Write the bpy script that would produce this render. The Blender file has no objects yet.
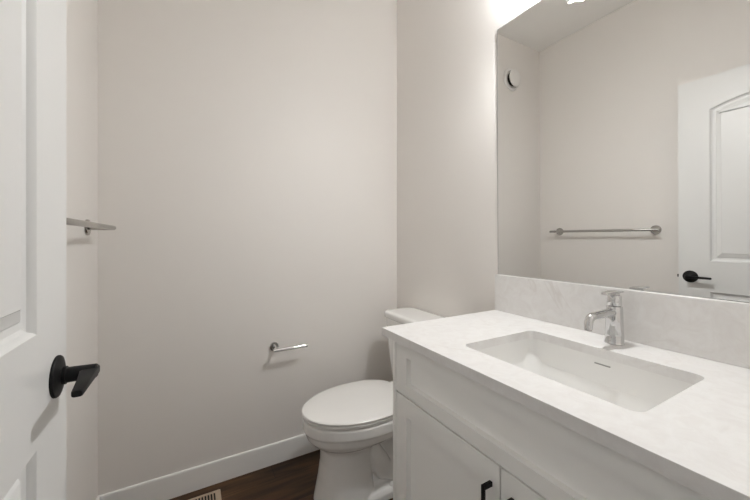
import bpy, bmesh, math
from mathutils import Vector, Matrix
PI = math.pi
sc = bpy.context.scene
COL = sc.collection

# ------------------------------------------------------------------ camera
cam_d = bpy.data.cameras.new('camera')
cam = bpy.data.objects.new('camera', cam_d)
COL.objects.link(cam)
cam.location = (-1.1343, -1.72, 1.1553)
cam.rotation_euler = (PI / 2, 0, -0.5158)
cam_d.sensor_width = 36.0
cam_d.lens = 326.98 / 750 * 36
cam_d.shift_y = -11.17 / 750
cam_d.clip_start = 0.01
sc.camera = cam

# ------------------------------------------------------------------ world, view, hall fill light
VANITY_LIGHT = 205.0
HALL_FILL = 0.5  # strength of the fill through the added hall window
world = bpy.data.worlds.new('world')
sc.world = world
world.use_nodes = True
world.node_tree.nodes['Background'].inputs[0].default_value = (0.98, 0.99, 1.0, 1)
world.node_tree.nodes['Background'].inputs[1].default_value = HALL_FILL
sc.view_settings.view_transform = 'Standard'
sc.view_settings.look = 'None'
sc.view_settings.gamma = 1
sc.view_settings.exposure = 1.28
sc.view_settings.use_curve_mapping = False
sc.cycles.use_adaptive_sampling = False
sc.cycles.sample_clamp_indirect = 3.0
sc.cycles.diffuse_bounces = 12
sc.cycles.max_bounces = 16
# fill light enters by an added hall window behind the camera; this portal guides the sampling
WX0, WX1, WZ0, WZ1 = -2.5, -1.2, 0.75, 2.25
hl = bpy.data.lights.new('fill_portal', 'AREA')
hl.shape = 'RECTANGLE'
hl.size = WX1 - WX0
hl.size_y = WZ1 - WZ0
hl.cycles.is_portal = True
hlo = bpy.data.objects.new('fill_portal', hl)
COL.objects.link(hlo)
hlo.location = ((WX0 + WX1) / 2, -3.0, (WZ0 + WZ1) / 2)
hlo.rotation_euler = (PI / 2, 0, 0)

# ------------------------------------------------------------------ dimensions (metres)
W = 1.461          # room width, right wall at x=0
CE = 2.72         # ceiling
YF = -1.70         # inner face of the wall with the doorway
YC = -0.7733       # far end of the counter
CT = 0.857         # counter top
XF = -0.571        # counter front edge
ZB, ZT = 1.0068, 2.035   # mirror
TY = -0.37         # toilet centre line
VY = -1.24         # vanity / sink / faucet centre line


# ------------------------------------------------------------------ materials
def mat(name, col, rough=0.5, metal=0.0, spec=0.5, bump=None, coat=0.0, var=None):
    m = bpy.data.materials.new(name)
    m.use_nodes = True
    nt = m.node_tree
    b = nt.nodes['Principled BSDF']
    b.inputs['Base Color'].default_value = (*col, 1)
    b.inputs['Roughness'].default_value = rough
    b.inputs['Metallic'].default_value = metal
    b.inputs['Specular IOR Level'].default_value = spec
    b.inputs['Coat Weight'].default_value = coat
    tc = nt.nodes.new('ShaderNodeTexCoord')
    if var:
        scale, amt = var
        n = nt.nodes.new('ShaderNodeTexNoise')
        n.inputs['Scale'].default_value = scale
        n.inputs['Detail'].default_value = 3
        nt.links.new(tc.outputs['Object'], n.inputs['Vector'])
        r = nt.nodes.new('ShaderNodeMapRange')
        r.inputs['To Min'].default_value = 1 - amt
        r.inputs['To Max'].default_value = 1 + amt
        nt.links.new(n.outputs['Fac'], r.inputs['Value'])
        mx = nt.nodes.new('ShaderNodeMix')
        mx.data_type = 'RGBA'
        mx.blend_type = 'MULTIPLY'
        mx.inputs[0].default_value = 1
        mx.inputs[6].default_value = (*col, 1)
        nt.links.new(r.outputs[0], mx.inputs[7])
        nt.links.new(mx.outputs[2], b.inputs['Base Color'])
    if bump:
        scale, strength, dist = bump
        n = nt.nodes.new('ShaderNodeTexNoise')
        n.inputs['Scale'].default_value = scale
        n.inputs['Detail'].default_value = 4
        nt.links.new(tc.outputs['Object'], n.inputs['Vector'])
        bp = nt.nodes.new('ShaderNodeBump')
        bp.inputs['Strength'].default_value = strength
        bp.inputs['Distance'].default_value = dist
        nt.links.new(n.outputs['Fac'], bp.inputs['Height'])
        nt.links.new(bp.outputs[0], b.inputs['Normal'])
    return m


def emis(name, col, strength):
    m = bpy.data.materials.new(name)
    m.use_nodes = True
    b = m.node_tree.nodes['Principled BSDF']
    b.inputs['Base Color'].default_value = (0.9, 0.9, 0.9, 1)
    b.inputs['Emission Color'].default_value = (*col, 1)
    b.inputs['Emission Strength'].default_value = strength
    return m


def quartz():
    m = mat('white_quartz', (0.80, 0.79, 0.78), 0.32)
    nt = m.node_tree
    b = nt.nodes['Principled BSDF']
    tc = nt.nodes.new('ShaderNodeTexCoord')
    n1 = nt.nodes.new('ShaderNodeTexNoise')
    n1.inputs['Scale'].default_value = 24
    n1.inputs['Detail'].default_value = 6
    n1.inputs['Roughness'].default_value = 0.65
    n1.inputs['Distortion'].default_value = 1.2
    nt.links.new(tc.outputs['Object'], n1.inputs['Vector'])
    cr = nt.nodes.new('ShaderNodeValToRGB')
    cr.color_ramp.elements[0].position = 0.33
    cr.color_ramp.elements[0].color = (0.72, 0.703, 0.69, 1)
    cr.color_ramp.elements[1].position = 0.60
    cr.color_ramp.elements[1].color = (0.77, 0.762, 0.752, 1)
    nt.links.new(n1.outputs['Fac'], cr.inputs[0])
    # thin veins
    n2 = nt.nodes.new('ShaderNodeTexNoise')
    n2.inputs['Scale'].default_value = 3.2
    n2.inputs['Detail'].default_value = 5
    n2.inputs['Distortion'].default_value = 0.8
    nt.links.new(tc.outputs['Object'], n2.inputs['Vector'])
    r2 = nt.nodes.new('ShaderNodeValToRGB')
    e = r2.color_ramp.elements
    e[0].position = 0.485
    e[0].color = (0, 0, 0, 1)
    e[1].position = 0.515
    e[1].color = (0, 0, 0, 1)
    k = e.new(0.5)
    k.color = (1, 1, 1, 1)
    nt.links.new(n2.outputs['Fac'], r2.inputs[0])
    n3 = nt.nodes.new('ShaderNodeTexNoise')
    n3.inputs['Scale'].default_value = 4
    nt.links.new(tc.outputs['Object'], n3.inputs['Vector'])
    r3 = nt.nodes.new('ShaderNodeMapRange')
    r3.inputs['From Min'].default_value = 0.5
    r3.inputs['From Max'].default_value = 0.75
    r3.inputs['To Max'].default_value = 0.5
    nt.links.new(n3.outputs['Fac'], r3.inputs['Value'])
    mu = nt.nodes.new('ShaderNodeMath')
    mu.operation = 'MULTIPLY'
    nt.links.new(r2.outputs[0], mu.inputs[0])
    nt.links.new(r3.outputs[0], mu.inputs[1])
    mx = nt.nodes.new('ShaderNodeMix')
    mx.data_type = 'RGBA'
    nt.links.new(mu.outputs[0], mx.inputs[0])
    nt.links.new(cr.outputs[0], mx.inputs[6])
    mx.inputs[7].default_value = (0.55, 0.51, 0.48, 1)
    nt.links.new(mx.outputs[2], b.inputs['Base Color'])
    return m


def planks():
    m = mat('dark_wood_planks', (0.05, 0.03, 0.02), 0.45, spec=0.25)
    nt = m.node_tree
    b = nt.nodes['Principled BSDF']
    tc = nt.nodes.new('ShaderNodeTexCoord')
    mp = nt.nodes.new('ShaderNodeMapping')
    mp.inputs['Location'].default_value = (0.33, 0.11, 0)
    nt.links.new(tc.outputs['Object'], mp.inputs['Vector'])
    br = nt.nodes.new('ShaderNodeTexBrick')
    br.offset = 0.37
    br.inputs['Scale'].default_value = 1
    br.inputs['Brick Width'].default_value = 1.2
    br.inputs['Row Height'].default_value = 0.18
    br.inputs['Mortar Size'].default_value = 0.0012
    br.inputs['Color1'].default_value = (0.050, 0.026, 0.0125, 1)
    br.inputs['Color2'].default_value = (0.080, 0.043, 0.021, 1)
    br.inputs['Mortar'].default_value = (0.02, 0.012, 0.008, 1)
    nt.links.new(mp.outputs[0], br.inputs['Vector'])
    mp2 = nt.nodes.new('ShaderNodeMapping')
    mp2.inputs['Scale'].default_value = (1.6, 13, 1)
    nt.links.new(tc.outputs['Object'], mp2.inputs['Vector'])
    n = nt.nodes.new('ShaderNodeTexNoise')
    n.inputs['Scale'].default_value = 1.5
    n.inputs['Detail'].default_value = 8
    n.inputs['Distortion'].default_value = 0.7
    nt.links.new(mp2.outputs[0], n.inputs['Vector'])
    r = nt.nodes.new('ShaderNodeMapRange')
    r.inputs['From Min'].default_value = 0.3
    r.inputs['From Max'].default_value = 0.7
    r.inputs['To Min'].default_value = 0.35
    r.inputs['To Max'].default_value = 1.65
    nt.links.new(n.outputs['Fac'], r.inputs['Value'])
    mx = nt.nodes.new('ShaderNodeMix')
    mx.data_type = 'RGBA'
    mx.blend_type = 'MULTIPLY'
    mx.inputs[0].default_value = 1
    nt.links.new(br.outputs[0], mx.inputs[6])
    nt.links.new(r.outputs[0], mx.inputs[7])
    nt.links.new(mx.outputs[2], b.inputs['Base Color'])
    bp = nt.nodes.new('ShaderNodeBump')
    bp.inputs['Strength'].default_value = 0.15
    bp.inputs['Distance'].default_value = 0.002
    nt.links.new(n.outputs['Fac'], bp.inputs['Height'])
    nt.links.new(bp.outputs[0], b.inputs['Normal'])
    return m


M_WALL = mat('greige_wall_paint', (0.80, 0.772, 0.742), 0.55, spec=0.3, bump=(260, 0.06, 0.001))
M_CEIL = mat('white_ceiling_paint', (0.90, 0.89, 0.87), 0.8, spec=0.2, bump=(120, 0.12, 0.002))
M_TRIM = mat('white_trim_paint', (0.86, 0.855, 0.84), 0.35, var=(3, 0.01))
M_DOOR = mat('white_door_paint', (0.77, 0.77, 0.76), 0.38, bump=(90, 0.03, 0.0006))
M_CAB = mat('pale_grey_cabinet_paint', (0.90, 0.895, 0.875), 0.4, var=(2, 0.01))
M_GAP = mat('cabinet_interior', (0.10, 0.09, 0.08), 0.8, var=(5, 0.05))
M_QUARTZ = quartz()
M_PORC = mat('white_porcelain', (0.86, 0.855, 0.84), 0.12, coat=0.3, var=(2, 0.01))
M_SEAT = mat('white_seat_plastic', (0.83, 0.82, 0.80), 0.22, var=(2, 0.01))
M_CHROME = mat('polished_chrome', (0.66, 0.66, 0.66), 0.05, metal=1.0, var=(4, 0.01))
M_NICKEL = mat('brushed_nickel', (0.48, 0.47, 0.45), 0.24, metal=1.0, var=(30, 0.03))
M_BLACK = mat('matte_black_metal', (0.004, 0.004, 0.0045), 0.5, spec=0.25, var=(20, 0.05))
M_MIRROR = mat('mirror_glass', (0.87, 0.87, 0.86), 0.0, metal=1.0, var=(1, 0.002))
M_EDGE = mat('mirror_edge', (0.32, 0.34, 0.33), 0.3, var=(20, 0.05))
M_GLASS = mat('fill_window_glass', (0.9, 0.92, 0.92), 0.02, var=(2, 0.01))
_nt = M_GLASS.node_tree
_mx = _nt.nodes.new('ShaderNodeMixShader')
_mx.inputs[0].default_value = 0.06
_nt.links.new(_nt.nodes.new('ShaderNodeBsdfTransparent').outputs[0], _mx.inputs[1])
_nt.links.new(_nt.nodes['Principled BSDF'].outputs[0], _mx.inputs[2])
_nt.links.new(_mx.outputs[0], _nt.nodes['Material Output'].inputs[0])
M_FLOOR = planks()
M_REG = mat('tan_painted_steel', (0.46, 0.36, 0.27), 0.45, var=(15, 0.04))
M_DARK = mat('dark_void', (0.02, 0.018, 0.016), 0.8, var=(10, 0.05))
M_VENT = mat('white_vent_plastic', (0.80, 0.79, 0.77), 0.4, var=(5, 0.01))
M_GLOW = emis('opal_glass_lit', (0.98, 0.99, 0.99), VANITY_LIGHT)


# ------------------------------------------------------------------ mesh helpers
def world_loc(o):
    v = Vector((0, 0, 0))
    while o:
        v += Vector(o.location)
        o = o.parent
    return v


def obj(name, bm, m, parent=None, smooth=None, mods=None, recentre=True):
    """link a bmesh given in world coordinates as one object; smooth = auto-smooth angle in degrees"""
    bmesh.ops.remove_doubles(bm, verts=bm.verts, dist=1e-6)
    bmesh.ops.recalc_face_normals(bm, faces=bm.faces)
    if smooth is not None:
        ang = math.radians(smooth)
        for f in bm.faces:
            f.smooth = True
        for e in bm.edges:
            if len(e.link_faces) == 2 and e.calc_face_angle(0) > ang:
                e.smooth = False
    me = bpy.data.meshes.new(name)
    o = bpy.data.objects.new(name, me)
    COL.objects.link(o)
    if parent:
        o.parent = parent
        off = world_loc(parent)
    elif recentre:
        xs = [v.co for v in bm.verts]
        lo = [min(c[i] for c in xs) for i in range(3)]
        hi = [max(c[i] for c in xs) for i in range(3)]
        off = Vector(((lo[0] + hi[0]) / 2, (lo[1] + hi[1]) / 2, lo[2]))
        o.location = off
    else:
        off = Vector((0, 0, 0))
    bmesh.ops.translate(bm, verts=bm.verts, vec=-off)
    bm.to_mesh(me)
    bm.free()
    me.materials.append(m)
    for fn in (mods or []):
        fn(o)
    return o


def thing(name, label, cat, loc, group=None):
    o = bpy.data.objects.new(name, None)
    COL.objects.link(o)
    o.location = loc
    o.empty_display_size = 0.1
    o['label'] = label
    o['category'] = cat
    if group:
        o['group'] = group
    return o


def tag(o, label, cat, group=None):
    o['label'] = label
    o['category'] = cat
    if group:
        o['group'] = group
    return o


def struct(name, bm, m, smooth=None, label=None):
    o = obj(name, bm, m, None, smooth, recentre=False)
    o['kind'] = 'structure'
    if label:
        o['label'] = label
    return o


def NB():
    return bmesh.new()


def merge(dst, src):
    vm = [dst.verts.new(v.co) for v in src.verts]
    src.verts.index_update()
    for f in src.faces:
        try:
            dst.faces.new([vm[v.index] for v in f.verts])
        except ValueError:
            pass
    src.free()


def box(bm, x0, x1, y0, y1, z0, z1, bev=0.0, seg=2):
    b = bmesh.new()
    r = bmesh.ops.create_cube(b, size=1)
    for v in b.verts:
        v.co = Vector(((x0 + x1) / 2 + v.co.x * (x1 - x0), (y0 + y1) / 2 + v.co.y * (y1 - y0), (z0 + z1) / 2 + v.co.z * (z1 - z0)))
    if bev:
        bmesh.ops.bevel(b, geom=b.edges[:], offset=bev, segments=seg, affect='EDGES', profile=0.5)
    merge(bm, b)
    return bm


def loft(bm, rings, cap0=True, cap1=True, close=True):
    vs = [[bm.verts.new(p) for p in r] for r in rings]
    n = len(vs[0])
    for a, b in zip(vs, vs[1:]):
        for i in range(n if close else n - 1):
            j = (i + 1) % n
            bm.faces.new((a[i], a[j], b[j], b[i]))
    if cap0:
        bm.faces.new(vs[0][::-1])
    if cap1:
        bm.faces.new(vs[-1])
    return vs


def frame(d):
    d = d.normalized()
    u = Vector((0, 0, 1)) if abs(d.z) < 0.9 else Vector((1, 0, 0))
    a = d.cross(u).normalized()
    return a, d.cross(a).normalized()


def tube(bm, pts, r, n=20, flat=1.0):
    """sweep a circle (radius r or list) along a polyline"""
    pts = [Vector(p) for p in pts]
    rs = r if isinstance(r, (list, tuple)) else [r] * len(pts)
    rings = []
    a = None
    for i, p in enumerate(pts):
        d = (pts[min(i + 1, len(pts) - 1)] - pts[max(i - 1, 0)]).normalized()
        if a is None:
            a, b = frame(d)
        else:
            a = (a - d * a.dot(d)).normalized()
            b = d.cross(a)
        rings.append([p + (a * math.cos(t) * rs[i] + b * math.sin(t) * rs[i] * flat) for t in [2 * PI * k / n for k in range(n)]])
    loft(bm, rings)
    return bm


def lathe(bm, c, axis, prof, n=40):
    """prof = [(distance along axis, radius)...]"""
    c = Vector(c)
    d = Vector(axis).normalized()
    a, b = frame(d)
    rings = []
    for h, r in prof:
        r = max(r, 1e-5)
        rings.append([c + d * h + (a * math.cos(t) + b * math.sin(t)) * r for t in [2 * PI * k / n for k in range(n)]])
    loft(bm, rings)
    return bm


def rrect(x0, x1, y0, y1, r, n=6):
    """rounded rectangle outline, counter-clockwise"""
    out = []
    for cx, cy, a0 in ((x1 - r, y1 - r, 0), (x0 + r, y1 - r, PI / 2), (x0 + r, y0 + r, PI), (x1 - r, y0 + r, 1.5 * PI)):
        for k in range(n + 1):
            t = a0 + PI / 2 * k / n
            out.append((cx + r * math.cos(t), cy + r * math.sin(t)))
    return out


def holed(bm, outer, holes, to3):
    """flat face with holes; returns the vertices of each loop"""
    b = bmesh.new()
    loops = []
    edges = []
    for lp in [outer] + holes:
        vs = [b.verts.new((p[0], p[1], 0)) for p in lp]
        for i in range(len(vs)):
            edges.append(b.edges.new((vs[i], vs[(i + 1) % len(vs)])))
    bmesh.ops.triangle_fill(b, use_beauty=True, use_dissolve=False, edges=edges)
    for v in b.verts:
        v.co = Vector(to3(v.co.x, v.co.y))
    merge(bm, b)


def inset(loop, d):
    """move a counter-clockwise 2D loop inwards by d (mitred)"""
    n = len(loop)
    out = []
    for i in range(n):
        p0, p1, p2 = Vector(loop[i - 1]), Vector(loop[i]), Vector(loop[(i + 1) % n])
        e1, e2 = (p1 - p0).normalized(), (p2 - p1).normalized()
        n1, n2 = Vector((-e1.y, e1.x)), Vector((-e2.y, e2.x))
        m = (n1 + n2)
        m = m / max(m.dot(n1), 1e-6)
        q = p1 + m * d
        out.append((q.x, q.y))
    return out


def strip(bm, l0, l1):
    a = [bm.verts.new(p) for p in l0]
    b = [bm.verts.new(p) for p in l1]
    n = len(a)
    for i in range(n):
        j = (i + 1) % n
        bm.faces.new((a[i], a[j], b[j], b[i]))


def bevel_mod(w, seg=2, ang=35):
    def f(o):
        m = o.modifiers.new('bevel', 'BEVEL')
        m.width = w
        m.segments = seg
        m.limit_method = 'ANGLE'
        m.angle_limit = math.radians(ang)
    return f


# ------------------------------------------------------------------ the room
HB = -3.0          # far side of the hall behind the camera
bm = NB()
box(bm, -2.6, 0.12, HB - 0.1, 0.12, -0.1, 0.0)
struct('floor', bm, M_FLOOR, label='dark brown wood plank floor')
bm = NB()
box(bm, -2.6, 0.12, HB - 0.1, 0.12, CE, CE + 0.1)
struct('ceiling', bm, M_CEIL, label='plain off white ceiling')
bm = NB()
box(bm, -W - 0.12, 0.12, 0, 0.12, 0, CE)
struct('wall_back', bm, M_WALL, label='greige wall behind the toilet paper holder')
bm = NB()
box(bm, -W - 0.12, -W, YF, 0, 0, CE)
struct('wall_left', bm, M_WALL, label='greige wall behind the open door')
bm = NB()
box(bm, 0, 0.12, HB, 0, 0, CE)
struct('wall_right', bm, M_WALL, label='greige wall holding the mirror')
# wall with the doorway the camera looks through
DX0, DX1, DZ = -1.36, -0.625, 2.05
bm = NB()
box(bm, -2.6, DX0, YF - 0.12, YF, 0, CE)
box(bm, DX1, 0, YF - 0.12, YF, 0, CE)
box(bm, DX0, DX1, YF - 0.12, YF, DZ, CE)
struct('wall_front', bm, M_WALL, label='greige wall with the doorway')
bm = NB()
box(bm, -2.6, WX0, HB - 0.1, HB, 0, CE)
box(bm, WX1, 0.12, HB - 0.1, HB, 0, CE)
box(bm, WX0, WX1, HB - 0.1, HB, 0, WZ0)
box(bm, WX0, WX1, HB - 0.1, HB, WZ1, CE)
struct('wall_hall', bm, M_WALL, label='greige far wall of the hall')
bm = NB()  # unseen window, added to let soft fill into the room
for x0, x1, z0, z1 in ((WX0, WX0 + 0.04, WZ0, WZ1), (WX1 - 0.04, WX1, WZ0, WZ1), (WX0 + 0.04, WX1 - 0.04, WZ0, WZ0 + 0.04), (WX0 + 0.04, WX1 - 0.04, WZ1 - 0.04, WZ1)):
    box(bm, x0, x1, HB - 0.08, HB - 0.03, z0, z1)
win = struct('fill_window_1', bm, M_TRIM, label='white framed hall window added for fill light')
bm = NB()
box(bm, WX0 + 0.04, WX1 - 0.04, HB - 0.058, HB - 0.054, WZ0 + 0.04, WZ1 - 0.04)
obj('pane', bm, M_GLASS, win)
bm = NB()
box(bm, -2.7, -2.6, HB - 0.1, YF, 0, CE)
struct('wall_hall_end', bm, M_WALL, label='greige end wall of the hall')


def baseboard(name, p0, p1, nrm, label):
    """profiled board from p0 to p1 with the room side along nrm"""
    prof = [(0, 0), (0.009, 0), (0.009, 0.099), (0.0075, 0.104), (0.005, 0.106), (0, 0.106)]
    bm = NB()
    rings = []
    for p in (p0, p1):
        rings.append([Vector((p[0] + nrm[0] * a, p[1] + nrm[1] * a, z)) for a, z in prof])
    loft(bm, rings)
    return struct(name, bm, M_TRIM, label=label)


baseboard('baseboard_back', (-W, 0), (0, 0), (0, -1), 'white baseboard under the toilet paper holder')
baseboard('baseboard_left', (-W, -0.009), (-W, YF), (1, 0), 'white baseboard under the towel bar')
baseboard('baseboard_right', (0, -0.009), (0, -0.80), (-1, 0), 'white baseboard behind the toilet')

# ------------------------------------------------------------------ the open door
DXF = -1.325       # face towards the room
DT = 0.035
DY0, DY1 = -0.943, -1.655   # latch edge, hinge edge
D0, D1 = 0.012, 2.02


def panel_loop(y0, y1, z0, z1, arch=0.0, n=24):
    lp = [(y0, z0), (y1, z0)]
    if arch:
        for k in range(n + 1):
            t = k / n
            s = math.sin(PI * t)
            lp.append((y1 + (y0 - y1) * t, z1 + arch * (1 - (2 * t - 1) ** 2)))
    else:
        lp += [(y1, z1), (y0, z1)]
    return lp


PY0, PY1 = -1.524, -1.073
loops = [panel_loop(PY0, PY1, 1.018, 1.842, 0.045), panel_loop(PY0, PY1, 0.21, 0.852)]
outer = [(DY1, D0), (DY0, D0), (DY0, D1), (DY1, D1)]
bm = NB()
for xs, s in ((DXF, 1), (DXF - DT, -1)):
    holed(bm, outer, loops, lambda a, b: (xs, a, b))
    for lp in loops:
        prof = [(0, 0), (0.003, -0.003), (0.006, -0.009), (0.012, -0.012), (0.022, -0.012), (0.026, -0.0085), (0.043, -0.003), (0.045, -0.0012)]
        rings = []
        for d, h in prof:
            rings.append([(xs + s * h, p[0], p[1]) for p in (inset(lp, d) if d else lp)])
        for a, b in zip(rings, rings[1:]):
            strip(bm, a, b)
        bm.faces.new([bm.verts.new(p) for p in rings[-1]])
strip(bm, [(DXF, *p) for p in outer], [(DXF - DT, *p) for p in outer])
door = obj('door_1', bm, M_DOOR, None, 22, recentre=True)
door['kind'] = 'structure'
door['label'] = 'open white two panel door with arched top panel'
# lever handle
HY, HZ = -0.994, 0.929
bm = NB()
lathe(bm, (DXF, HY, HZ), (1, 0, 0), [(0, 0.0335), (0.0025, 0.0335), (0.004, 0.0325), (0.006, 0.026), (0.009, 0.016), (0.0095, 0.0)], 48)
h_ros = obj('door_handle', bm, M_BLACK, door, 30)
h_ros['label'] = 'matte black lever handle on a round rose'
bm = NB()
lathe(bm, (DXF + 0.009, HY, HZ), (1, 0, 0), [(0, 0.0145), (0.004, 0.0145), (0.005, 0.0125), (0.042, 0.0115), (0.044, 0.0095), (0.0445, 0)], 28)
obj('neck', bm, M_BLACK, h_ros, 30)
bm = NB()
rings = []
for y, w0, w1, h in ((HY + 0.0105, 0.034, 0.0525, 0.0055), (HY + 0.008, 0.031, 0.0545, 0.0075), (HY - 0.012, 0.031, 0.0545, 0.0075), (HY - 0.05, 0.036, 0.0545, 0.0062), (HY - 0.094, 0.0405, 0.0545, 0.0055), (HY - 0.0965, 0.0415, 0.0535, 0.0045)):
    rings.append([(DXF + a, y, HZ + b) for a, b in rrect(w0, w1, -h, h, 0.0035, 3)])
loft(bm, rings)
obj('lever', bm, M_BLACK, h_ros, 30)
bm = NB()
box(bm, DXF - 0.030, DXF - 0.005, DY0 - 0.0015, DY0 + 0.001, HZ - 0.028, HZ + 0.028, 0.0006)
lp = obj('latch_plate', bm, M_BLACK, door)
bm = NB()
box(bm, DXF - 0.024, DXF - 0.011, DY0, DY0 + 0.010, HZ - 0.008, HZ + 0.008, 0.002)
obj('latch_bolt', bm, M_BLACK, lp)
for hz in (0.25, 1.02, 1.80):
    bm = NB()
    tube(bm, [(DXF + 0.006, DY1 - 0.004, hz - 0.045), (DXF + 0.006, DY1 - 0.004, hz + 0.045)], 0.006, 14)
    obj('hinge', bm, M_BLACK, door, 40)

# ------------------------------------------------------------------ vanity cabinet
GX = -0.548                    # plane of the door fronts
CY0, CY1 = -0.806, -1.695      # far and near ends of the cabinet
vc = thing('vanity_cabinet', 'pale grey shaker vanity cabinet with black pulls under the white counter', 'cabinet', (-0.28, VY, 0))
bm = NB()
box(bm, GX, -0.004, CY0 - 0.016, CY0, 0.0, CT - 0.0252, 0.0008, 1)
obj('end_panel', bm, M_CAB, vc)
bm = NB()
box(bm, GX + 0.0225, GX + 0.040, CY1, CY0 - 0.0165, 0.10, CT - 0.0256)      # face frame
box(bm, GX + 0.040, -0.004, CY1, CY0 - 0.0165, 0.10, 0.118)                # bottom
box(bm, -0.02, -0.004, CY1, CY0 - 0.0165, 0.118, 0.62)                     # back
box(bm, GX + 0.040, -0.02, CY1, CY1 + 0.016, 0.118, CT - 0.0256)           # near side
obj('carcass', bm, M_DARK, vc)  # near-black colour stands in for shade in the gaps between the fronts
bm = NB()
box(bm, GX + 0.08, GX + 0.095, CY1, CY0 - 0.0165, 0.0, 0.0995)
obj('toe_kick', bm, M_CAB, vc)


def shaker(y0, y1, z0, z1, st, top, bot, depth=0.015, th=0.021):
    """front with a recessed flat panel; y0 > y1"""
    bm = NB()
    outer = [(y1, z0), (y0, z0), (y0, z1), (y1, z1)]
    inner = [(y1 + st, z0 + bot), (y0 - st, z0 + bot), (y0 - st, z1 - top), (y1 + st, z1 - top)]
    O = inset(outer, 0.001)
    strip(bm, [(GX + 0.001, *p) for p in outer], [(GX, *p) for p in O])
    strip(bm, [(GX, *p) for p in O], [(GX, *p) for p in inner])
    I2 = inset(inner, 0.002)
    strip(bm, [(GX, *p) for p in inner], [(GX + depth, *p) for p in I2])
    bm.faces.new([bm.verts.new((GX + depth, *p)) for p in I2])
    strip(bm, [(GX + 0.001, *p) for p in outer], [(GX + th, *p) for p in outer])
    bm.faces.new([bm.verts.new((GX + th, *p)) for p in outer])
    return bm


FY0, FY1 = CY0 - 0.0195, -1.655
obj('drawer_front', shaker(FY0, FY1, 0.6630, 0.820, 0.058, 0.036, 0.038), M_CAB, vc)
GY = -1.2365
for y0, y1, hy in ((FY0, GY + 0.0018, -1.2125), (GY - 0.0018, FY1, -1.2690)):
    d = obj('door', shaker(y0, y1, 0.105, 0.6580, 0.058, 0.058, 0.058), M_CAB, vc)
    hz0, hz1 = 0.457, 0.615
    bm = NB()
    box(bm, GX - 0.029, GX - 0.0215, hy - 0.004, hy + 0.004, hz0, hz1, 0.001, 1)
    for z in (hz0, hz1 - 0.011):
        box(bm, GX - 0.0215, GX, hy - 0.004, hy + 0.004, z, z + 0.011, 0.0008, 1)
    pull = obj('pull_handle', bm, M_BLACK, d)
    pull['label'] = 'matte black square bar pull'
bm = NB()
box(bm, GX + 0.001, GX + 0.02, CY1, FY1 - 0.003, 0.105, 0.820)
obj('filler_strip', bm, M_CAB, vc)

# ------------------------------------------------------------------ counter, backsplash, sink
SX0, SX1, SY0, SY1 = -0.467, -0.161, -1.460, -1.041
TH = 0.025
outer = [(XF, -1.696), (-0.002, -1.696), (-0.002, YC), (XF, YC)]
hole = rrect(SX0, SX1, SY0, SY1, 0.022, 6)
bm = NB()
ch = 0.0005
Oin = inset(outer, ch)
Hin = [(p[0], p[1]) for p in rrect(SX0 - ch, SX1 + ch, SY0 - ch, SY1 + ch, 0.022 + ch, 6)]
holed(bm, Oin, [Hin], lambda a, b: (a, b, CT))
holed(bm, outer, [hole], lambda a, b: (a, b, CT - TH))
strip(bm, [(*p, CT) for p in Oin], [(*p, CT - ch) for p in outer])
strip(bm, [(*p, CT - ch) for p in outer], [(*p, CT - TH) for p in outer])
strip(bm, [(*p, CT) for p in Hin], [(*p, CT - ch) for p in hole])
strip(bm, [(*p, CT - ch) for p in hole], [(*p, CT - TH) for p in hole])
tag(obj('countertop', bm, M_QUARTZ, None, 25), 'white quartz vanity countertop with rectangular sink cutout', 'countertop')
bm = NB()
box(bm, -0.020, -0.001, -1.696, YC, CT + 0.0002, ZB - 0.001, 0.001, 1)
tag(obj('backsplash', bm, M_QUARTZ), 'low veined quartz backsplash strip standing behind the faucet', 'backsplash')

sink = thing('sink', 'white rectangular undermount sink set into the quartz countertop', 'sink', ((SX0 + SX1) / 2, VY, CT - 0.2))
g = 0.009
zs = CT - TH - 0.0004
inner = [(0.0, 0.0, 0.026), (0.003, -0.02, 0.026), (0.008, -0.07, 0.03), (0.014, -0.105, 0.035), (0.026, -0.128, 0.045), (0.05, -0.138, 0.06), (0.10, -0.142, 0.04)]
bm = NB()
rings = []
for d, z, r in inner:
    rings.append([(a, b, zs + z) for a, b in rrect(SX0 - g + d, SX1 + g - d, SY0 - g + d, SY1 + g - d, r, 8)])
outr = [(-0.012, -0.152, 0.06), (-0.012, -0.02, 0.03), (-0.012, 0.0, 0.03)]
rings = rings[::-1]
top_in = rings[-1]
flange = [(a, b, zs) for a, b in rrect(SX0 - 0.020, SX1 + 0.020, SY0 - 0.020, SY1 + 0.020, 0.04, 8)]
flange2 = [(a, b, zs - 0.012) for a, b in rrect(SX0 - 0.020, SX1 + 0.020, SY0 - 0.020, SY1 + 0.020, 0.04, 8)]
under = [(a, b, zs - 0.02) for a, b in rrect(SX0 - 0.014, SX1 + 0.014, SY0 - 0.014, SY1 + 0.014, 0.04, 8)]
under2 = [(a, b, zs - 0.152) for a, b in rrect(SX0 + 0.02, SX1 - 0.02, SY0 + 0.02, SY1 - 0.02, 0.05, 8)]
loft(bm, rings + [flange, flange2, under, under2])
obj('basin', bm, M_PORC, sink, 40)
bm = NB()
lathe(bm, (SX1 - 0.15, VY, zs - 0.1425), (0, 0, 1), [(0, 0.022), (0.002, 0.022), (0.003, 0.019), (0.0035, 0.012), (0.0045, 0.0)], 32)
obj('drain', bm, M_CHROME, sink, 40)
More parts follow.
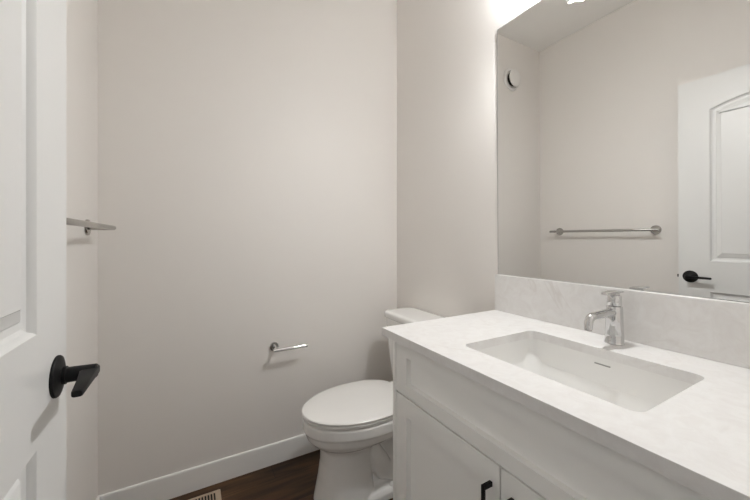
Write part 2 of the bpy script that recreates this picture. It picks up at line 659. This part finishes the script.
# overflow slot, high on the wall of the basin under the faucet
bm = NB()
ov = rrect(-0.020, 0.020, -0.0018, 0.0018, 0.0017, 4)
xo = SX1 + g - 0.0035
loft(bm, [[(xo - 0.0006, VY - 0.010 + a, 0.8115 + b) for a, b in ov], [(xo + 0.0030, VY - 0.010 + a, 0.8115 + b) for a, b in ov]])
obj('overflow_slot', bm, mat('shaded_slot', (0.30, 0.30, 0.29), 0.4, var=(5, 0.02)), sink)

# ------------------------------------------------------------------ faucet
FX, FY = -0.075, -1.243
fa = thing('faucet', 'polished chrome single lever faucet standing behind the sink', 'faucet', (FX, FY, CT))
bm = NB()
lathe(bm, (FX, FY, CT), (0, 0, 1), [(0, 0.0245), (0.003, 0.0245), (0.0045, 0.0235), (0.03, 0.0225), (0.07, 0.0212), (0.104, 0.0200), (0.106, 0.0190), (0.1065, 0)], 48)
body = obj('body', bm, M_CHROME, fa, 40)
bm = NB()
pts = [(FX - 0.01, FY, CT + 0.089), (FX - 0.05, FY, CT + 0.0905), (FX - 0.112, FY, CT + 0.0900)]
for k in range(1, 8):
    t = PI / 2 * k / 7 * 1.05
    pts.append((FX - 0.114 - 0.022 * math.sin(t), FY, CT + 0.0899 - 0.022 * (1 - math.cos(t))))
pts.append((FX - 0.137, FY, CT + 0.058))
tube(bm, pts, [0.0125, 0.0115] + [0.0105] * (len(pts) - 2), 28)
sp = obj('spout', bm, M_CHROME, fa, 50)
bm = NB()
tube(bm, [(FX - 0.1369, FY, CT + 0.059), (FX - 0.1371, FY, CT + 0.0545)], 0.0088, 24)
obj('aerator', bm, M_NICKEL, sp, 40)
bm = NB()
lathe(bm, (FX, FY, CT + 0.108), (0, 0, 1), [(0, 0.0170), (0.002, 0.0180), (0.027, 0.0172), (0.0295, 0.0155), (0.030, 0)], 44)
hd = obj('handle_hub', bm, M_CHROME, fa, 40)
bm = NB()
rings = []
for dx, hw, z in ((0.028, 0.010, 0.1445), (0.025, 0.0135, 0.1455), (0.0, 0.0160, 0.1465), (-0.025, 0.0135, 0.1465), (-0.050, 0.0105, 0.1455), (-0.055, 0.008, 0.145)):
    rings.append([(FX + dx, FY + a, CT + z + b) for a, b in rrect(-hw, hw, -0.0022, 0.0022, 0.002, 3)])
loft(bm, rings)
box(bm, FX - 0.012, FX + 0.012, FY - 0.009, FY + 0.009, CT + 0.1375, CT + 0.1425)
obj('lever', bm, M_CHROME, hd, 35)
bm = NB()
tube(bm, [(FX + 0.02, FY, CT + 0.098), (FX + 0.036, FY, CT + 0.110)], 0.0022, 12)
obj('drain_rod', bm, M_CHROME, fa, 40)

# ------------------------------------------------------------------ mirror
mi = thing('wall_mirror', 'large frameless wall mirror above the backsplash', 'mirror', (-0.0025, -1.24, ZB))
MY0, MY1 = -0.7756, -1.69
bm = NB()
box(bm, -0.0027, -0.0010, MY1, MY0, ZB, ZT)
obj('glass_edge', bm, M_EDGE, mi)
bm = NB()
v = [bm.verts.new(p) for p in ((-0.0029, MY0 - 0.002, ZB + 0.001), (-0.0029, MY1 + 0.002, ZB + 0.001), (-0.0029, MY1 + 0.002, ZT - 0.002), (-0.0029, MY0 - 0.002, ZT - 0.002))]
v2 = [bm.verts.new((-0.0027, *q.co[1:])) for q in v]
bm.faces.new(v)
bm.faces.new(v2[::-1])
for i in range(4):
    j = (i + 1) % 4
    bm.faces.new((v[i], v[j], v2[j], v2[i]))
obj('mirror_glass', bm, M_MIRROR, mi)
mi.rotation_euler = (0, -0.0055, 0)      # it leans out a touch at the top

# ------------------------------------------------------------------ toilet (forward is -x)
to = thing('toilet', 'white two piece toilet with closed lid beside the vanity', 'toilet', (-0.40, TY, 0))


def egg(ff, fb, hw, z, n=56, pf=2.0, pb=2.6, wide=None):
    """elongated bowl outline: ff front reach, fb rear reach, hw half width"""
    fc = fb + (ff - fb) * 0.44 if wide is None else wide
    out = []
    for k in range(n):
        t = 2 * PI * k / n
        c, s = math.cos(t), math.sin(t)
        if c >= 0:
            p = pf
            f = fc + (ff - fc) * abs(c) ** (2 / p)
        else:
            p = pb
            f = fc - (fc - fb) * abs(c) ** (2 / p)
        y = hw * math.copysign(abs(s) ** (2 / p), s)
        out.append((-f, TY + y, z))
    return out


def remesh(vox, it):
    def fn(o):
        r = o.modifiers.new('remesh', 'REMESH')
        r.mode = 'VOXEL'
        r.voxel_size = vox
        r.use_smooth_shade = True
        s = o.modifiers.new('smooth', 'SMOOTH')
        s.factor = 0.5
        s.iterations = it
    return fn


bm = NB()
# bowl and front column
loft(bm, [egg(0.662, 0.40, 0.122, 0.0, pf=2.6), egg(0.658, 0.40, 0.120, 0.02, pf=2.6), egg(0.643, 0.41, 0.113, 0.10, pf=2.5), egg(0.633, 0.41, 0.108, 0.18, pf=2.4), egg(0.633, 0.40, 0.108, 0.245, pf=2.3),
          egg(0.646, 0.37, 0.118, 0.262, pf=2.2), egg(0.680, 0.30, 0.147, 0.282, pf=2.1), egg(0.698, 0.24, 0.167, 0.302, pf=2.05), egg(0.706, 0.21, 0.1755, 0.325), egg(0.7085, 0.20, 0.1775, 0.334), egg(0.7145, 0.197, 0.1815, 0.337), egg(0.715, 0.197, 0.182, 0.378), egg(0.711, 0.20, 0.178, 0.382)])
# rear deck under the tank
loft(bm, [[(-f, TY + y, z) for f, y in rrect(0.03, 0.30, -w, w, 0.04, 5)] for z, w in ((0.30, 0.09), (0.335, 0.125), (0.352, 0.140), (0.387, 0.142))])
# foot with bolt flanges
loft(bm, [[(-f, TY + y, z) for f, y in rrect(0.10, 0.52, -w, w, 0.05, 6)] for z, w in ((0.0, 0.125), (0.030, 0.122), (0.042, 0.112))])
# body spine and trapway bulges
loft(bm, [[(-f, TY + y, z) for f, y in rrect(f0, 0.46, -w, w, 0.04, 5)] for z, w, f0 in ((0.02, 0.07, 0.13), (0.15, 0.055, 0.13), (0.26, 0.06, 0.10), (0.34, 0.09, 0.06))])
for s in (-1, 1):
    path = [(0.46, 0.235), (0.42, 0.20), (0.385, 0.145), (0.36, 0.105), (0.32, 0.085), (0.27, 0.10), (0.235, 0.15), (0.21, 0.21), (0.19, 0.27)]
    tube(bm, [(-f, TY + s * 0.058, z) for f, z in path], [0.035, 0.045, 0.048, 0.048, 0.047, 0.047, 0.047, 0.047, 0.045], 20)
bowl = obj('bowl', bm, M_PORC, to, None, [remesh(0.0045, 4)])
for s in (-1, 1):
    bm = NB()
    lathe(bm, (-0.335, TY + s * 0.098, 0.040), (0, 0, 1), [(0, 0.0135), (0.006, 0.013), (0.013, 0.009), (0.016, 0.003), (0.0162, 0)], 24)
    obj('bolt_cap', bm, M_SEAT, bowl, 50)
# seat and lid
bm = NB()
loft(bm, [egg(0.702, 0.232, 0.170, 0.3855), egg(0.714, 0.228, 0.180, 0.388), egg(0.716, 0.228, 0.182, 0.397), egg(0.711, 0.231, 0.177, 0.4005)])
seat = obj('seat', bm, M_SEAT, to, 40)
bm = NB()
loft(bm, [egg(0.706, 0.224, 0.171, 0.4030), egg(0.717, 0.220, 0.182, 0.4055), egg(0.719, 0.219, 0.1845, 0.4100), egg(0.716, 0.221, 0.181, 0.4140), egg(0.706, 0.229, 0.172, 0.4160), egg(0.60, 0.32, 0.09, 0.4180), egg(0.50, 0.42, 0.02, 0.4185)])
obj('seat_lid', bm, M_SEAT, to, 40)
for s in (-1, 1):
    bm = NB()
    tube(bm, [(-0.212, TY + s * 0.045, 0.4005), (-0.212, TY + s * 0.095, 0.4005)], 0.012, 18)
    obj('hinge', bm, M_SEAT, seat, 40)
# tank
bm = NB()
rings = []
for z, f0, f1, hw, r in ((0.388, 0.020, 0.165, 0.185, 0.05), (0.405, 0.018, 0.172, 0.192, 0.05), (0.50, 0.016, 0.182, 0.202, 0.05), (0.65, 0.015, 0.192, 0.211, 0.05), (0.724, 0.015, 0.196, 0.214, 0.05)):
    rings.append([(-f, TY + y, z) for f, y in rrect(f0, f1, -hw, hw, r, 7)])
loft(bm, rings)
tank = obj('tank', bm, M_PORC, to, 50)
bm = NB()
rings = []
for z, d in ((0.7242, 0.004), (0.728, 0.0), (0.748, 0.0), (0.755, 0.003), (0.758, 0.010), (0.759, 0.03)):
    rings.append([(-f, TY + y, z) for f, y in rrect(0.006 + d * 0.4, 0.201 - d, -0.222 + d, 0.222 - d, 0.045, 7)])
loft(bm, rings)
obj('tank_lid', bm, M_PORC, to, 50)
bm = NB()
lathe(bm, (-0.1985, TY - 0.165, 0.665), (-1, 0, 0), [(0, 0.014), (0.008, 0.014), (0.01, 0.008), (0.016, 0.008), (0.0165, 0)], 24)
fl = obj('flush_lever', bm, M_CHROME, tank, 40)
bm = NB()
tube(bm, [(-0.213, TY - 0.165, 0.665), (-0.216, TY - 0.13, 0.662), (-0.217, TY - 0.09, 0.657)], [0.007, 0.0065, 0.006], 14, 0.7)
obj('flush_arm', bm, M_CHROME, fl, 40)

# ------------------------------------------------------------------ toilet paper holder on the back wall
TX, TZ = -0.756, 0.602
tp = thing('toilet_paper_holder', 'chrome open arm toilet paper holder on the wall left of the toilet', 'toilet paper holder', (TX, 0, TZ))
bm = NB()
lathe(bm, (TX, -0.0005, TZ), (0, -1, 0), [(0, 0.0225), (0.006, 0.0225), (0.009, 0.021), (0.0100, 0.014), (0.0103, 0)], 40)
obj('wall_plate', bm, M_NICKEL, tp, 35)
bm = NB()
tube(bm, [(TX, -0.008, TZ), (TX, -0.069, TZ)], 0.0085, 22)
obj('post', bm, M_CHROME, tp, 40)
bm = NB()
tube(bm, [(TX - 0.018, -0.068, TZ), (TX - 0.016, -0.068, TZ), (TX + 0.147, -0.068, TZ), (TX + 0.149, -0.068, TZ)], [0.0065, 0.0082, 0.0082, 0.0065], 22)
arm = obj('arm', bm, M_CHROME, tp, 40)
bm = NB()
lathe(bm, (TX + 0.148, -0.068, TZ), (1, 0, 0), [(0, 0.0092), (0.005, 0.0092), (0.006, 0.0075), (0.0061, 0)], 22)
obj('end_cap', bm, M_CHROME, arm, 40)

# ------------------------------------------------------------------ towel bar on the left wall
BX, BZ = -W + 0.072, 1.197
tb = thing('towel_bar', 'brushed nickel towel bar on the wall behind the open door', 'towel bar', (-W, -0.468, BZ))
for y in (-0.168, -0.790):
    bm = NB()
    lathe(bm, (-W + 0.0005, y, BZ), (1, 0, 0), [(0, 0.029), (0.005, 0.029), (0.0075, 0.0275), (0.0085, 0.018), (0.009, 0)], 40)
    wp = obj('wall_plate', bm, M_NICKEL, tb, 35)
    bm = NB()
    tube(bm, [(-W + 0.008, y, BZ), (BX, y, BZ)], 0.0095, 22)
    obj('post', bm, M_NICKEL, wp, 40)
bm = NB()
tube(bm, [(BX, -0.129, BZ), (BX, -0.131, BZ), (BX, -0.826, BZ), (BX, -0.828, BZ)], [0.007, 0.0085, 0.0085, 0.007], 24)
obj('bar', bm, M_NICKEL, tb, 40)

# ------------------------------------------------------------------ round exhaust valve on the back wall
av = thing('air_vent', 'round white air valve high on the wall, seen in the mirror', 'air vent', (-1.10, 0, 2.400))
bm = NB()
lathe(bm, (-1.10, -0.0005, 2.400), (0, -1, 0), [(0, 0.086), (0.006, 0.086), (0.011, 0.081), (0.012, 0.070), (0.006, 0.062), (0.006, 0.0)], 56)
obj('flange', bm, M_VENT, av, 40)
bm = NB()
tube(bm, [(-1.10, -0.006, 2.400), (-1.10, -0.036, 2.400)], 0.052, 32)
obj('throat', bm, M_DARK, av, 40)
bm = NB()
lathe(bm, (-1.10, -0.032, 2.400), (0, -1, 0), [(0, 0.060), (0.004, 0.066), (0.010, 0.066), (0.014, 0.060), (0.016, 0.03), (0.0165, 0)], 56)
obj('disc', bm, M_VENT, av, 40)

# ------------------------------------------------------------------ floor register
RX0, RX1, RY0, RY1 = -1.316, -1.011, -0.198, -0.056
fr = thing('floor_register', 'tan slotted metal floor register by the baseboard', 'floor register', ((RX0 + RX1) / 2, (RY0 + RY1) / 2, 0))
holes = []
n = 22
for row in ((-0.183, -0.133), (-0.121, -0.071)):
    for k in range(n):
        x = RX0 + 0.020 + (RX1 - RX0 - 0.040) * (k + 0.5) / n
        holes.append([(x - 0.0036, row[0]), (x + 0.0036, row[0]), (x + 0.0036, row[1]), (x - 0.0036, row[1])])
o2 = [(RX0, RY0), (RX1, RY0), (RX1, RY1), (RX0, RY1)]
oi = inset(o2, 0.005)
bm = NB()
holed(bm, oi, holes, lambda a, b: (a, b, 0.006))
strip(bm, [(*p, 0.006) for p in oi], [(*p, 0.0003) for p in o2])
for h in holes:
    strip(bm, [(*p, 0.006) for p in h], [(*p, 0.0025) for p in h])
obj('grille', bm, M_REG, fr)
bm = NB()
box(bm, RX0 + 0.006, RX1 - 0.006, RY0 + 0.006, RY1 - 0.006, 0.0004, 0.002)
obj('damper', bm, M_DARK, fr)

# ------------------------------------------------------------------ lamps
LX, LY = -0.14, -1.05
vl = thing('vanity_light', 'single globe vanity wall light above the mirror', 'vanity light', (0, LY, 2.16))
bm = NB()
lathe(bm, (-0.0005, LY, 2.20), (-1, 0, 0), [(0, 0.055), (0.012, 0.055), (0.018, 0.048), (0.019, 0)], 40)
obj('back_plate', bm, M_NICKEL, vl, 40)
bm = NB()
tube(bm, [(-0.018, LY, 2.20), (LX + 0.025, LY, 2.20), (LX + 0.007, LY, 2.195), (LX, LY, 2.18), (LX, LY, 2.158)], 0.008, 16)
a = obj('arm', bm, M_NICKEL, vl, 40)
bm = NB()
lathe(bm, (LX, LY, 2.163), (0, 0, -1), [(0, 0.0), (0.0005, 0.022), (0.03, 0.024), (0.031, 0.0)], 32)
obj('socket_cap', bm, M_NICKEL, a, 50)
bm = NB()
lathe(bm, (LX, LY, 2.132), (0, 0, -1), [(0, 0), (0.0005, 0.020), (0.008, 0.031), (0.022, 0.041), (0.044, 0.046), (0.066, 0.041), (0.080, 0.031), (0.088, 0.018), (0.091, 0)], 36)
obj('glass_globe', bm, M_GLOW, a, 60)
bm = NB()
TILT = math.radians(26)
ax = Vector((-math.sin(TILT), 0, -math.cos(TILT)))     # added shade, tilted to keep the lamp's glow off the wall
lathe(bm, Vector((LX, LY, 2.088)) - ax * 0.027, ax, [(0, 0.053), (0.0595, 0.057), (0.0595, 0.054), (0, 0.050), (0, 0.053)], 40)
sl = obj('shade', bm, M_VENT, a, 50)
bm = NB()
tube(bm, [(LX + 0.004, LY, 2.142), (LX + 0.035, LY, 2.140), (LX + 0.0385, LY, 2.132), (LX + 0.0395, LY, 2.104)], 0.003, 10)
obj('shade_bracket', bm, M_NICKEL, sl)
